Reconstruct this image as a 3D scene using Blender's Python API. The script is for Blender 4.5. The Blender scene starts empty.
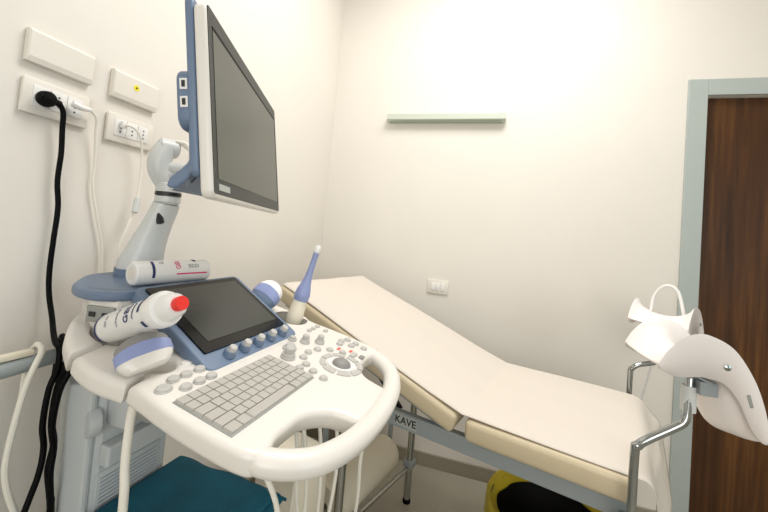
import bpy, bmesh, math, random
from mathutils import Vector, Matrix
random.seed(4)
S = bpy.context.scene
COL = S.collection
R = math.radians

# ------------------------------------------------------------------ materials
def lin(c):
    return tuple(((v/255)/12.92 if v/255 <= .04045 else ((v/255+.055)/1.055)**2.4) for v in c)+(1,)
def mat(name, rgb, rough=.5, metal=0, noise=0, scale=20, bump=0, bscale=200, coat=0, spec=.5, emit=None):
    m = bpy.data.materials.new(name); m.use_nodes = True
    nt = m.node_tree; b = nt.nodes['Principled BSDF']
    b.inputs['Base Color'].default_value = lin(rgb); b.inputs['Roughness'].default_value = rough
    b.inputs['Metallic'].default_value = metal; b.inputs['Specular IOR Level'].default_value = spec
    if coat: b.inputs['Coat Weight'].default_value = coat
    tc = nt.nodes.new('ShaderNodeTexCoord')
    if noise:
        n = nt.nodes.new('ShaderNodeTexNoise'); n.inputs['Scale'].default_value = scale; n.inputs['Detail'].default_value = 4
        nt.links.new(tc.outputs['Object'], n.inputs['Vector'])
        r = nt.nodes.new('ShaderNodeValToRGB'); c = lin(rgb)
        r.color_ramp.elements[0].color = tuple(max(0, v*(1-noise)) for v in c[:3])+(1,)
        r.color_ramp.elements[1].color = tuple(min(1, v*(1+noise)) for v in c[:3])+(1,)
        r.color_ramp.elements[0].position = .3; r.color_ramp.elements[1].position = .7
        nt.links.new(n.outputs['Fac'], r.inputs['Fac']); nt.links.new(r.outputs['Color'], b.inputs['Base Color'])
    if bump:
        n2 = nt.nodes.new('ShaderNodeTexNoise'); n2.inputs['Scale'].default_value = bscale
        nt.links.new(tc.outputs['Object'], n2.inputs['Vector'])
        bp = nt.nodes.new('ShaderNodeBump'); bp.inputs['Strength'].default_value = bump; bp.inputs['Distance'].default_value = .002
        nt.links.new(n2.outputs['Fac'], bp.inputs['Height']); nt.links.new(bp.outputs['Normal'], b.inputs['Normal'])
    return m
M = {}
M['wall'] = mat('wall_paint', (226, 221, 213), .75, noise=.012, scale=3, bump=.08, bscale=260)
M['ceil'] = mat('ceiling_paint', (228, 225, 219), .85)
M['floor'] = mat('floor_vinyl', (166, 161, 147), .35, noise=.05, scale=6)
M['base'] = mat('baseboard_stone', (146, 139, 124), .45, noise=.04, scale=9)
M['frame'] = mat('door_frame_metal', (172, 180, 177), .45)
M['console'] = mat('console_white', (226, 222, 216), .32, coat=.15)
M['cabinet'] = mat('cabinet_white', (194, 199, 201), .45)
M['recess'] = mat('recess_grey', (150, 152, 148), .5)
M['blue'] = mat('slate_blue_plastic', (104, 122, 148), .4)
M['lav'] = mat('lavender_plastic', (140, 152, 196), .35)
M['lens'] = mat('probe_lens_grey', (136, 134, 132), .5)
M['cream'] = mat('cream_plastic', (232, 224, 205), .4)
M['white'] = mat('white_plastic', (232, 231, 229), .3)
M['shell'] = mat('white_shell', (240, 233, 230), .3, coat=.2)
M['silver'] = mat('silver_plastic', (204, 207, 206), .32)
M['key'] = mat('key_grey', (178, 175, 169), .5)
M['button'] = mat('button_grey', (186, 184, 180), .4)
M['dark'] = mat('dark_plastic', (28, 30, 32), .45)
M['black'] = mat('black_rubber', (6, 6, 7), .6, spec=.12)
M['bezel'] = mat('screen_bezel', (40, 46, 44), .4, spec=.3)
M['screen'] = mat('screen_glass', (70, 74, 66), .3, spec=.4)
M['tscreen'] = mat('touch_glass', (40, 44, 40), .25, spec=.6)
M['glassedge'] = mat('touch_black', (8, 9, 10), .2, spec=.3)
M['chrome'] = mat('chrome', (168, 172, 173), .1, metal=1)
M['steel'] = mat('bed_frame_grey', (150, 158, 162), .4, metal=.15)
M['steeltube'] = mat('bed_tube', (172, 172, 166), .25, metal=.85)
M['vinyl'] = mat('beige_vinyl', (206, 191, 162), .45, bump=.1, bscale=90)
M['paper'] = mat('bed_paper', (217, 209, 199), .8, bump=.15, bscale=25)
M['teal'] = mat('teal_fabric', (0, 84, 106), .85, noise=.2, scale=14, bump=.3, bscale=300)
M['yellow'] = mat('yellow_bag', (196, 176, 28), .45, noise=.15, scale=12)
M['blackbag'] = mat('black_liner', (16, 15, 14), .5)
M['red'] = mat('red_cap', (226, 52, 44), .35)
M['navy'] = mat('navy_print', (28, 44, 98), .5)
M['pink'] = mat('pink_print', (214, 44, 110), .5)
M['greyprint'] = mat('grey_print', (150, 152, 158), .5)
M['sticker'] = mat('sticker_yellow', (236, 222, 32), .6)
M['redprint'] = mat('red_print', (222, 90, 80), .5)
M['plate'] = mat('socket_white', (226, 221, 212), .45)
M['lamp'] = mat('lamp_metal', (196, 203, 190), .4)
M['grille'] = mat('vent_grey', (160, 168, 175), .5)
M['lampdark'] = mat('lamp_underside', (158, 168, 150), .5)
M['rail'] = mat('handle_grey', (158, 166, 168), .45)
M['cable'] = mat('cable_white', (234, 230, 220), .5)
M['roll'] = mat('paper_roll', (232, 224, 204), .8)
M['label'] = mat('label_silver', (170, 174, 170), .4)

def wood():
    m = bpy.data.materials.new('walnut_door'); m.use_nodes = True
    nt = m.node_tree; b = nt.nodes['Principled BSDF']; b.inputs['Roughness'].default_value = .45; b.inputs['Specular IOR Level'].default_value = .3
    tc = nt.nodes.new('ShaderNodeTexCoord'); mp = nt.nodes.new('ShaderNodeMapping')
    mp.inputs['Scale'].default_value = (38, 38, 1.6)
    n = nt.nodes.new('ShaderNodeTexNoise'); n.inputs['Scale'].default_value = 1; n.inputs['Detail'].default_value = 8; n.inputs['Roughness'].default_value = .65
    n2 = nt.nodes.new('ShaderNodeTexNoise'); n2.inputs['Scale'].default_value = 3; n2.inputs['Detail'].default_value = 3
    mp2 = nt.nodes.new('ShaderNodeMapping'); mp2.inputs['Scale'].default_value = (3, 3, .35)
    r = nt.nodes.new('ShaderNodeValToRGB')
    e = r.color_ramp.elements
    e[0].position = .32; e[0].color = lin((44, 24, 8)); e[1].position = .68; e[1].color = lin((112, 74, 34))
    k = e.new(.5); k.color = lin((76, 46, 20))
    mix = nt.nodes.new('ShaderNodeMix'); mix.data_type = 'FLOAT'; mix.inputs[0].default_value = .4
    L = nt.links.new
    L(tc.outputs['Object'], mp.inputs['Vector']); L(mp.outputs['Vector'], n.inputs['Vector'])
    L(tc.outputs['Object'], mp2.inputs['Vector']); L(mp2.outputs['Vector'], n2.inputs['Vector'])
    L(n.outputs['Fac'], mix.inputs[2]); L(n2.outputs['Fac'], mix.inputs[3])
    L(mix.outputs[0], r.inputs['Fac']); L(r.outputs['Color'], b.inputs['Base Color'])
    return m
M['wood'] = wood()

# ------------------------------------------------------------------ mesh builder
ROOTM = {}
def spline(pts, n=8, closed=False):
    P = [Vector(p) for p in pts]; out = []; N = len(P)
    for i in range(N if closed else N-1):
        if closed: a, b, c, d = P[(i-1) % N], P[i], P[(i+1) % N], P[(i+2) % N]
        else: a, b, c, d = P[max(i-1, 0)], P[i], P[i+1], P[min(i+2, N-1)]
        for k in range(n):
            t = k/n
            out.append(.5*((2*b)+(c-a)*t+(2*a-5*b+4*c-d)*t*t+(3*b-a-3*c+d)*t**3))
    if not closed: out.append(P[-1])
    return out
class MB:
    def __init__(s, F=None): s.bm = bmesh.new(); s.F = F or Matrix()
    def v(s, p): return s.bm.verts.new(s.F @ Vector(p))
    def f(s, vs):
        try: return s.bm.faces.new(vs)
        except ValueError: return None
    def box(s, c, size, Rm=None, bev=0, seg=2):
        t = bmesh.new(); bmesh.ops.create_cube(t, size=1)
        for q in t.verts: q.co = Vector((q.co.x*size[0], q.co.y*size[1], q.co.z*size[2]))
        if bev: bmesh.ops.bevel(t, geom=t.edges[:], offset=bev, segments=seg, affect='EDGES', profile=.5)
        Rm = Rm or Matrix(); s.absorb(t, Matrix.Translation(Vector(c)) @ Rm.to_4x4()); return s
    def absorb(s, t, Mx):
        mp = {q: s.bm.verts.new(s.F @ (Mx @ q.co)) for q in t.verts}
        for fc in t.faces: s.f([mp[q] for q in fc.verts])
        t.free()
    def tube(s, pts, r, seg=10, smooth=0, sy=1.0, up=None, closed=False):
        P = spline(pts, smooth, closed) if smooth else [Vector(p) for p in pts]
        n = len(P); rings = []; prev = None
        for i, p in enumerate(P):
            if closed: d = P[(i+1) % n]-P[i-1]
            else: d = P[min(i+1, n-1)]-P[max(i-1, 0)]
            d.normalize()
            if up is not None: a = d.cross(Vector(up)).normalized()
            elif prev is None:
                a = d.cross(Vector((0, 0, 1)))
                if a.length < .1: a = d.cross(Vector((1, 0, 0)))
                a.normalize()
            else: a = (prev-d*prev.dot(d)).normalized()
            prev = a; b = a.cross(d)
            rr = r(i/(n-1)) if callable(r) else r
            rings.append([s.v(p+a*rr*math.cos(2*math.pi*k/seg)+b*rr*sy*math.sin(2*math.pi*k/seg)) for k in range(seg)])
        for i in range(n if closed else n-1):
            A, B = rings[i], rings[(i+1) % n]
            for k in range(seg): s.f([A[k], A[(k+1) % seg], B[(k+1) % seg], B[k]])
        if not closed: s.f(rings[0][::-1]); s.f(rings[-1])
        return s
    def lathe(s, prof, o, axis, seg=24):
        # prof: (radius, distance along axis)
        d = Vector(axis).normalized(); a = d.cross(Vector((0, 0, 1)))
        if a.length < .1: a = d.cross(Vector((1, 0, 0)))
        a.normalize(); b = d.cross(a); o = Vector(o); rings = []
        for r, h in prof:
            rings.append([s.v(o+d*h+(a*math.cos(2*math.pi*k/seg)+b*math.sin(2*math.pi*k/seg))*max(r, 1e-5)) for k in range(seg)])
        for A, B in zip(rings, rings[1:]):
            for k in range(seg): s.f([A[k], A[(k+1) % seg], B[(k+1) % seg], B[k]])
        s.f(rings[0][::-1]); s.f(rings[-1]); return s
    def prism(s, poly, T, h0, h1):
        # poly of 2D points, T(x, y, h) -> point
        A = [s.v(T(x, y, h0)) for x, y in poly]; B = [s.v(T(x, y, h1)) for x, y in poly]; n = len(poly)
        for k in range(n): s.f([A[k], A[(k+1) % n], B[(k+1) % n], B[k]])
        s.f(A[::-1]); s.f(B); return s
    def grid(s, fn, nu, nv):
        V = [[s.v(fn(i/nu, j/nv)) for j in range(nv+1)] for i in range(nu+1)]
        for i in range(nu):
            for j in range(nv): s.f([V[i][j], V[i+1][j], V[i+1][j+1], V[i][j+1]])
        return s
    def build(s, name, m, parent=None, smooth=True, ang=35, solid=0, off=0, bev=0, keep=False):
        bm = s.bm; bmesh.ops.remove_doubles(bm, verts=bm.verts[:], dist=1e-6)
        bmesh.ops.recalc_face_normals(bm, faces=bm.faces[:])
        return link(name, bm, m, parent, smooth, ang, solid, off, bev)
def link(name, bm, m, parent=None, smooth=True, ang=35, solid=0, off=0, bev=0):
    me = bpy.data.meshes.new(name); o = bpy.data.objects.new(name, me); COL.objects.link(o)
    if parent is None:
        xs = [v.co for v in bm.verts]
        c = Vector(((min(v.x for v in xs)+max(v.x for v in xs))/2, (min(v.y for v in xs)+max(v.y for v in xs))/2, min(v.z for v in xs)))
        o.location = c; inv = Matrix.Translation(-c); ROOTM[o.name] = Matrix.Translation(c)
    else:
        rm = ROOTM[parent.name]; ROOTM[o.name] = rm; inv = rm.inverted(); o.parent = parent
    for v in bm.verts: v.co = inv @ v.co
    for f in bm.faces: f.smooth = smooth
    if smooth:
        for e in bm.edges:
            if len(e.link_faces) == 2 and e.calc_face_angle(0) > R(ang): e.smooth = False
    bm.to_mesh(me); bm.free(); me.materials.append(m)
    if solid:
        q = o.modifiers.new('thickness', 'SOLIDIFY'); q.thickness = solid; q.offset = off
    if bev:
        q = o.modifiers.new('edge', 'BEVEL'); q.width = bev; q.segments = 2; q.limit_method = 'ANGLE'; q.angle_limit = R(40)
    return o
def root(name, Mx, label, cat, group=None):
    o = bpy.data.objects.new(name, None); COL.objects.link(o); o.empty_display_size = .05
    o.matrix_world = Mx; ROOTM[o.name] = Mx.copy()
    return tag(o, label, cat, group)
def tag(o, label, cat, group=None):
    o['label'] = label; o['category'] = cat
    if group: o['group'] = group
    return o
def struct(o): o['kind'] = 'structure'; return o
def slab(outline, holes, th, bevel, T):
    """flat rounded slab with holes; returns a bmesh. T maps (x, y, h) to the world."""
    cu = bpy.data.curves.new('slab', 'CURVE'); cu.dimensions = '2D'; cu.fill_mode = 'BOTH'
    cu.extrude = max(th/2-bevel, .0005); cu.bevel_depth = bevel; cu.bevel_resolution = 4
    for pl in [outline]+holes:
        sp = cu.splines.new('POLY'); sp.points.add(len(pl)-1)
        for p, q in zip(sp.points, pl): p.co = (q[0], q[1], 0, 1)
        sp.use_cyclic_u = True
    o = bpy.data.objects.new('slab', cu); COL.objects.link(o)
    dg = bpy.context.evaluated_depsgraph_get()
    me = bpy.data.meshes.new_from_object(o.evaluated_get(dg))
    bpy.data.objects.remove(o); bpy.data.curves.remove(cu)
    bm = bmesh.new(); bm.from_mesh(me); bpy.data.meshes.remove(me)
    bmesh.ops.remove_doubles(bm, verts=bm.verts[:], dist=1e-5)
    for v in bm.verts: v.co = Vector(T(v.co.x, v.co.y, v.co.z))
    bmesh.ops.recalc_face_normals(bm, faces=bm.faces[:])
    return bm
def text(name, body, size, Mx, m, parent, depth=.0004):
    cu = bpy.data.curves.new(name, 'FONT'); cu.body = body; cu.size = size; cu.extrude = depth; cu.offset = .0006 if name == 'lettering' else 0
    cu.align_x = 'CENTER'; cu.align_y = 'CENTER'
    o = bpy.data.objects.new(name, cu); COL.objects.link(o)
    dg = bpy.context.evaluated_depsgraph_get(); me = bpy.data.meshes.new_from_object(o.evaluated_get(dg))
    bpy.data.objects.remove(o); bpy.data.curves.remove(cu)
    bm = bmesh.new(); bm.from_mesh(me); bpy.data.meshes.remove(me)
    for v in bm.verts: v.co = Mx @ v.co
    return bm
def wrap(bm, c, axis, r, up):
    """wrap flat lettering (x along the axis, y around) onto a cylinder through c."""
    d = Vector(axis).normalized(); a = (Vector(up)-d*Vector(up).dot(d)).normalized(); b = a.cross(d)
    for v in bm.verts:
        t = v.co.y/r; rr = r+v.co.z
        v.co = Vector(c)+d*v.co.x+a*rr*math.cos(t)+b*rr*math.sin(t)
    return bm

# ------------------------------------------------------------------ the room
XL, XR, YB, YF, ZC = -.996, 2.6, 2.114, -1.6, 3.1
def plain(name, lo, hi, m):
    c = [(a+b)/2 for a, b in zip(lo, hi)]; s = [b-a for a, b in zip(lo, hi)]
    return struct(MB().box(c, s).build(name, m, smooth=False))
T_ = .12
plain('floor', (XL-T_, YF-T_, -.1), (XR+T_, YB+T_, 0), M['floor'])
plain('ceiling', (XL-T_, YF-T_, ZC), (XR+T_, YB+T_, ZC+.1), M['ceil'])
plain('wall_left', (XL-T_, YF, 0), (XL, YB+T_, ZC), M['wall'])
plain('wall_right', (XR, YF, 0), (XR+T_, YB+T_, ZC), M['wall'])
plain('wall_front', (XL-T_, YF-T_, 0), (XR+T_, YF, ZC), M['wall'])
# back wall with the doorway left open
DX0, DX1, DZ = 1.03, 1.93, 2.134
w = MB()
w.box(((XL+DX0)/2, YB+T_/2, ZC/2), (DX0-XL, T_, ZC)).box(((DX1+XR)/2, YB+T_/2, ZC/2), (XR-DX1, T_, ZC))
w.box(((DX0+DX1)/2, YB+T_/2, (DZ+ZC)/2), (DX1-DX0, T_, ZC-DZ))
struct(w.build('wall_back', M['wall'], smooth=False))
dr = root('door_1', Matrix.Translation((DX0, YB, 0)), 'walnut wood door in a grey metal frame', 'door'); del dr['category']; struct(dr)
MB().box(((DX0+DX1)/2, YB+.05, DZ/2+.003), (DX1-DX0-.006, .04, DZ-.012)).build('door_leaf', M['wood'], dr, smooth=False)
fr = MB()
fw = .082
fr.box((DX0-fw/2, YB-.007, (DZ+fw)/2), (fw, .013, DZ+fw), bev=.002).box((DX1+fw/2, YB-.007, (DZ+fw)/2), (fw, .013, DZ+fw), bev=.002)
fr.box(((DX0+DX1)/2, YB-.007, DZ+fw/2), (DX1-DX0, .013, fw), bev=.002)
fr.build('door_frame', M['frame'], dr, smooth=False)
hb = MB().lathe([(.024, 0), (.024, .008), (.011, .009), (.011, .05)], (DX1-.07, YB+.03, 1.02), (0, -1, 0), 16)
hb.tube([(DX1-.07, YB-.02, 1.02), (DX1-.2, YB-.02, 1.02)], .009)
hb.build('door_handle', M['chrome'], dr)
bb = MB().box(((XL+DX0-fw)/2+.006, YB-.006, .037), (DX0-fw-XL-.012, .012, .074), bev=.002)
bb.box(((DX1+fw+XR)/2, YB-.006, .037), (XR-DX1-fw, .012, .074), bev=.002)
struct(bb.build('baseboard_back', M['base'], smooth=False))
struct(MB().box((XL+.006, (YF+YB)/2, .037), (.012, YB-YF, .074), bev=.002).build('baseboard_left', M['base'], smooth=False))

def fill_frame(name, c, w_, h_, ax):  # invented frame set around an unseen fill light
    b = MB()
    for dx, dz, sx, sz in ((-w_/2-.03, 0, .06, h_+.12), (w_/2+.03, 0, .06, h_+.12), (0, h_/2+.03, w_, .06), (0, -h_/2-.03, w_, .06)):
        b.box((c[0]+dx, c[1], c[2]+dz) if ax == 'x' else (c[0], c[1]+dx, c[2]+dz), (sx, .04, sz) if ax == 'x' else (.04, sx, sz), bev=.004)
    struct(b.build(name, M['frame'], smooth=False))
fill_frame('fill_frame_1', (.55, YF+.021, 1.65), 1.5, 1.3, 'x')  # made-up window frame for the front fill, out of view
fill_frame('fill_frame_2', (XR-.021, -.5, 1.5), 1.2, 1.3, 'y')  # made-up window frame for the side fill, out of view

# ------------------------------------------------------------------ things on the walls
wl = root('wall_lamp', Matrix.Translation((-.28, YB, 2.0)), 'slim grey-green metal wall lamp high on the back wall', 'lamp')
b_ = MB(); b_.prism([(0, .0), (0, .05), (-.022, .052), (-.05, .045), (-.05, .01), (-.03, 0)], lambda a, b, h: (h, YB-.001+a, 1.995+b), -.62, .075)
b_.build('lamp_body', M['lamp'], wl, smooth=False, bev=.002)
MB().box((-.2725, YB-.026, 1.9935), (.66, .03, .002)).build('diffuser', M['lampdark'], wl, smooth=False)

so = root('wall_socket', Matrix.Translation((-.235, YB, .98)), 'white double socket plate low on the back wall above the couch', 'socket')
MB().box((-.235, YB-.005, 1.02), (.122, .008, .08), bev=.003).build('cover_plate', M['plate'], so)
for dx in (-.027, .0, .027):
    MB().box((-.235+dx, YB-.0105, 1.022), (.0225, .003, .045), bev=.001).build('socket_insert', M['white'], so)

def blank(y0, y1, z0, z1, label):
    r_ = root('blank_cover', Matrix.Translation((XL, (y0+y1)/2, z0)), label, 'cover plate', 'blank cover plates on the left wall')
    b = MB(); x0 = XL+.001
    q0 = [b.v((x0, y, z)) for y, z in ((y0, z0), (y1, z0), (y1, z1), (y0, z1))]
    q1 = [b.v((x0+.012, y, z)) for y, z in ((y0, z0), (y1, z0), (y1, z1), (y0, z1))]
    q2 = [b.v((x0+.0155, y, z)) for y, z in ((y0+.003, z0+.012), (y1-.003, z0+.012), (y1-.003, z1-.006), (y0+.003, z1-.006))]
    for A, B in ((q0, q1), (q1, q2)):
        for k in range(4): b.f([A[k], A[(k+1) % 4], B[(k+1) % 4], B[k]])
    b.f(q2); b.f(q0[::-1])
    b.build('cover_plate', M['plate'], r_, smooth=False, bev=.001)
    return r_
c1 = blank(.511, .648, 1.612, 1.685, 'plain white blank wall cover above the socket with black plug')
c2 = blank(.697, .832, 1.607, 1.682, 'white blank wall cover with a round yellow sticker')
MB().lathe([(.0085, 0), (.0085, .0006)], (XL+.0165, .7605, 1.653), (1, 0, .03), 20).build('sticker', M['sticker'], c2)
text_b = MB().lathe([(.003, 0), (.003, .0004)], (XL+.0172, .7605, 1.653), (1, 0, .03), 8); text_b.build('sticker_mark', M['dark'], c2)
def sockets(y0, y1, z0, z1, n, label):
    r_ = root('socket_plate', Matrix.Translation((XL, (y0+y1)/2, z0)), label, 'socket', 'socket plates on the left wall')
    yc, zc = (y0+y1)/2, (z0+z1)/2
    MB().box((XL+.006, yc, zc), (.010, y1-y0, z1-z0), bev=.004).build('cover_plate', M['plate'], r_)
    for k in range(n):
        y = yc+(k-(n-1)/2)*.034
        MB().box((XL+.0115, y, zc+.002), (.003, .032, .046), bev=.001).build('socket_insert', M['white'], r_)
        for dz in (-.011, 0, .011):
            MB().lathe([(.0022, 0), (.0022, .0006)], (XL+.0131, y, zc+.002+dz), (1, 0, 0), 8).build('socket_hole', M['dark'], r_)
    return r_
sockets(.513, .650, 1.500, 1.580, 3, 'white socket plate holding the black plug and a white plug')
sockets(.697, .834, 1.488, 1.566, 3, 'white socket plate under the yellow sticker with one white plug')

# black plug and cord
pc = root('power_cord', Matrix.Translation((XL+.02, .56, 1.55)), 'thick black power cord hanging down the left wall from its plug', 'cord')
pb = MB().lathe([(.001, 0), (.0165, .0005), (.018, .006), (.017, .018), (.012, .025), (.004, .027)], (XL+.0142, .551, 1.5385), (1, 0, 0), 20)
pb.tube([(XL+.030, .536, 1.541), (XL+.032, .552, 1.5385), (XL+.030, .574, 1.535)], .0075, 10, 5)
pb.build('plug', M['black'], pc)
PCP = [(XL+.030, .574, 1.535), (XL+.028, .584, 1.518), (XL+.022, .590, 1.48), (XL+.020, .595, 1.425), (XL+.018, .596, 1.358), (XL+.018, .604, 1.295), (XL+.020, .602, 1.221), (XL+.020, .602, 1.145),
       (XL+.022, .606, 1.09), (-.955, .606, 1.04), (-.90, .578, 1.018), (-.862, .560, 1.008), (-.836, .552, 1.0), (-.828, .547, .965), (-.828, .536, .923), (-.828, .533, .856), (-.828, .540, .808), (-.820, .532, .764), (-.810, .510, .711), (-.81, .45, .5), (-.85, .40, .02), (-.88, .30, .010)]
MB().tube(PCP, .0055, 10, 8).build('cord', M['black'], pc)
# black bundle over the rear handle
cb = root('cable_bundle', Matrix.Translation((-.83, .53, .0)), 'bundle of black cables hanging in front of the grey rear handle', 'cable')
for P in ([(-.915, .60, .90), (-.90, .595, 1.0), (-.862, .576, 1.009), (-.833, .567, .998), (-.824, .561, .965), (-.824, .549, .923), (-.824, .5465, .856), (-.823, .5545, .808), (-.8225, .5500, .76), (-.827, .562, .70), (-.828, .567, .66), (-.835, .566, .45), (-.86, .555, .012)],
          [(-.925, .615, .90), (-.905, .612, 1.0), (-.862, .592, 1.010), (-.824, .580, .998), (-.813, .565, .965), (-.8125, .546, .923), (-.8125, .540, .856), (-.8125, .548, .808), (-.806, .543, .76), (-.809, .552, .70), (-.810, .557, .64), (-.815, .555, .40), (-.83, .54, .012)]):
    MB().tube(P, .0062, 10, 7).build('cable', M['black'], cb)
# white cord with plug in the first socket plate
w1 = root('white_power_cord', Matrix.Translation((XL+.02, .62, 1.54)), 'white cord with flat plug beside the black plug', 'cord', 'white plugged cords')
MB().tube([(XL+.028, .600, 1.5475), (XL+.032, .618, 1.543), (XL+.030, .64, 1.545)], lambda t: .0085*(1-.35*t), 10, 5).build('plug', M['white'], w1)
MB().tube([(XL+.030, .64, 1.545), (XL+.026, .658, 1.53), (XL+.018, .667, 1.49), (XL+.012, .677, 1.42), (XL+.010, .680, 1.36), (XL+.010, .70, 1.28), (XL+.010, .722, 1.20), (XL+.012, .73, 1.10), (XL+.014, .735, .90), (XL+.016, .735, .03)], .0032, 8, 8).build('cord', M['cable'], w1)
w2 = root('white_power_cord', Matrix.Translation((XL+.02, .73, 1.53)), 'white cord plugged in below the yellow sticker, curving to the arm', 'cord', 'white plugged cords')
MB().box((XL+.020, .733, 1.538), (.012, .012, .02), bev=.003).build('plug', M['white'], w2)
MB().tube([(XL+.027, .735, 1.538), (XL+.036, .752, 1.535), (XL+.035, .775, 1.512), (XL+.03, .79, 1.46), (XL+.03, .792, 1.39), (XL+.035, .785, 1.32), (XL+.04, .765, 1.265), (XL+.042, .745, 1.20), (XL+.04, .74, 1.10), (XL+.03, .76, .8)], .0032, 8, 8).build('cord', M['cable'], w2)
MB().tube([(XL+.035, .788, 1.34), (XL+.042, .777, 1.30)], .0085, 10).build('connector', M['silver'], w2)

# ------------------------------------------------------------------ ultrasound machine
az = R(87.6)
MX = Vector((math.cos(az), math.sin(az), 0)); MY = Vector((-math.sin(az), math.cos(az), 0))
BX, BY = -.372, .564
ML = Matrix(((MX.x, MY.x, 0, BX), (MX.y, MY.y, 0, BY), (0, 0, 1, 0), (0, 0, 0, 1)))
ZK = 1.007; TK = R(11.4); ct, st = math.cos(TK), math.sin(TK)
def K(x, y, h=0): return ML @ Vector((x, y*ct-h*st, ZK+y*st+h*ct))     # console plane
KF = ML @ Matrix(((1, 0, 0, 0), (0, ct, -st, 0), (0, st, ct, ZK), (0, 0, 0, 1)))
us = root('ultrasound_machine', Matrix.Translation((BX, BY, 0)) @ Matrix.Rotation(az, 4, 'Z'),
          'white ultrasound machine with keyboard console, blue touch panel and monitor on an arm', 'ultrasound machine')
XC = .133
# console slab
left = [(-.110, -.100), (-.121, -.062), (-.123, .01), (-.121, .06), (-.118, .095), (-.116, .126)]
wing1 = [(-.123, .154), (-.131, .190), (-.130, .225), (-.126, .247)]
wing2 = [(-.117, .282), (-.100, .320), (-.078, .355), (-.050, .390), (-.018, .415), (.03, .425)]
inner = [(-.072, -.090), (-.030, -.090), (.0, -.093), (.032, -.108), (.058, -.136), (.068, -.180)]
def mir(p): return (2*XC-p[0], p[1])
ol = inner[::-1]                       # from the tongue to the left front
def ell(cx, cy, a, b, rot=0, n=28):
    return [(cx+a*math.cos(t)*math.cos(rot)-b*math.sin(t)*math.sin(rot), cy+a*math.cos(t)*math.sin(rot)+b*math.sin(t)*math.cos(rot)) for t in [2*math.pi*k/n for k in range(n)]]
hB = ell(-.037, .314, .046, .074, R(-24)); hP = ell(-.056, .160, .036, .042, R(-72))
hV = ell(.354, .158, .048, .048); hR = ell(.335, .255, .036, .050, R(20))
def inlet(h, p0, p1):
    n = len(h); dd = lambda p, q: (p[0]-q[0])**2+(p[1]-q[1])**2
    i = min(range(n), key=lambda k: dd(h[k], p0)); j = min(range(n), key=lambda k: dd(h[k], p1))
    f = [h[(i+k) % n] for k in range((j-i) % n+1)]; g = [h[(i-k) % n] for k in range((i-j) % n+1)]
    return f if len(f) > len(g) else g
sp2 = lambda P: [(p.x, p.y) for p in spline([(a, b, 0) for a, b in P], 5)]
A_ = sp2(ol+left); W1 = sp2(wing1); W2 = sp2(wing2)
PR = [mir(p) for p in sp2(ol+left[:-1]+wing1+wing2)][::-1]
outline = A_+inlet(hP, (-.085, .132), (-.09, .160))+W1+inlet(hB, (-.09, .262), (-.085, .293))+W2+PR
bm = slab(outline, [hR, hV], .038, .012, lambda x, y, h: K(x, y, h-.019))
link('console', bm, M['console'], us, ang=50)
CONS = us.children[-1]
# holder trays under the openings
for nm, hh in (('holder_cup', hB), ('holder_cup', hR), ('holder_cup', hV)):
    b = MB(); cx = sum(p[0] for p in hh)/len(hh); cy = sum(p[1] for p in hh)/len(hh)
    sc = lambda f: [(cx+(p[0]-cx)*f, cy+(p[1]-cy)*f) for p in hh]
    A = [[b.v(K(x, y, h)) for x, y in sc(f)] for f, h in ((.98, -.030), (.95, -.075), (.8, -.085))]
    for P, Q in zip(A, A[1:]):
        n = len(P)
        for k in range(n): b.f([P[k], P[(k+1) % n], Q[(k+1) % n], Q[k]])
    b.f(A[-1])
    b.build(nm, M['recess'], us, solid=.004, off=1)
# lower body under the console, joining it to the column
b = MB()
low = [(-.095, -.05), (-.095, .09), (-.02, .13), (.02, .30), (.25, .30), (.29, .13), (.36, .09), (.36, -.05), (.22, -.075), (.133, -.12), (.045, -.075)]
b.prism(low, lambda x, y, h: K(x*(1 if h > -.06 else .85)+(0 if h > -.06 else .02), y, h), -.070, -.037)
b.build('console_underside', M['cabinet'], us, smooth=False, bev=.006)
# front handle loop
hp = [(-.100, -.090), (-.106, -.106), (-.085, -.141), (-.045, -.173), (.03, -.196), (.133, -.204)]
hp = hp+[mir(p) for p in hp[:-1]][::-1]
b = MB(); b.tube([K(x, y, -.018) for x, y in hp], lambda t: .0205-.003*abs(2*t-1)**4, 18, 6, sy=.95)
b.build('handle', M['console'], us)
# keyboard
kb = MB(KF).box((0, 0, -.0005), (.236, .116, .004), bev=.001).build('keyboard', M['recess'], us)
kw, kd = .232/12, .112/6
kproto = {}
def key(x, y, wd):
    wd = round(wd, 5)
    b = MB(KF); z0, z1 = .0015, .006
    q = [(-wd/2, -kd/2+.0004), (wd/2, -kd/2+.0004), (wd/2, kd/2-.0004), (-wd/2, kd/2-.0004)]
    b.prism([(x+px*(1 if 1 else 1), y+py) for px, py in q], lambda X_, Y_, h: Vector((x+(X_-x)*(1 if h == z0 else .93), y+(Y_-y)*(1 if h == z0 else .93), h)), z0, z1)
    b.build('key', M['key'], kb, smooth=False)
for r_ in range(6):
    y = .056-kd*(r_+.5)
    if r_ == 5: ws = [1.25, 1.1, 6.4, 1.1, 1.05, 1.1]
    elif r_ in (2, 3): ws = [1.6]+[1]*9+[1.4]
    elif r_ == 4: ws = [2]+[1]*9+[1]
    else: ws = [1]*12
    tot = sum(ws); x = -.116
    for q in ws:
        wq = q/tot*.232
        key(x+wq/2, y, wq-.0008); x += wq
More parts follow.
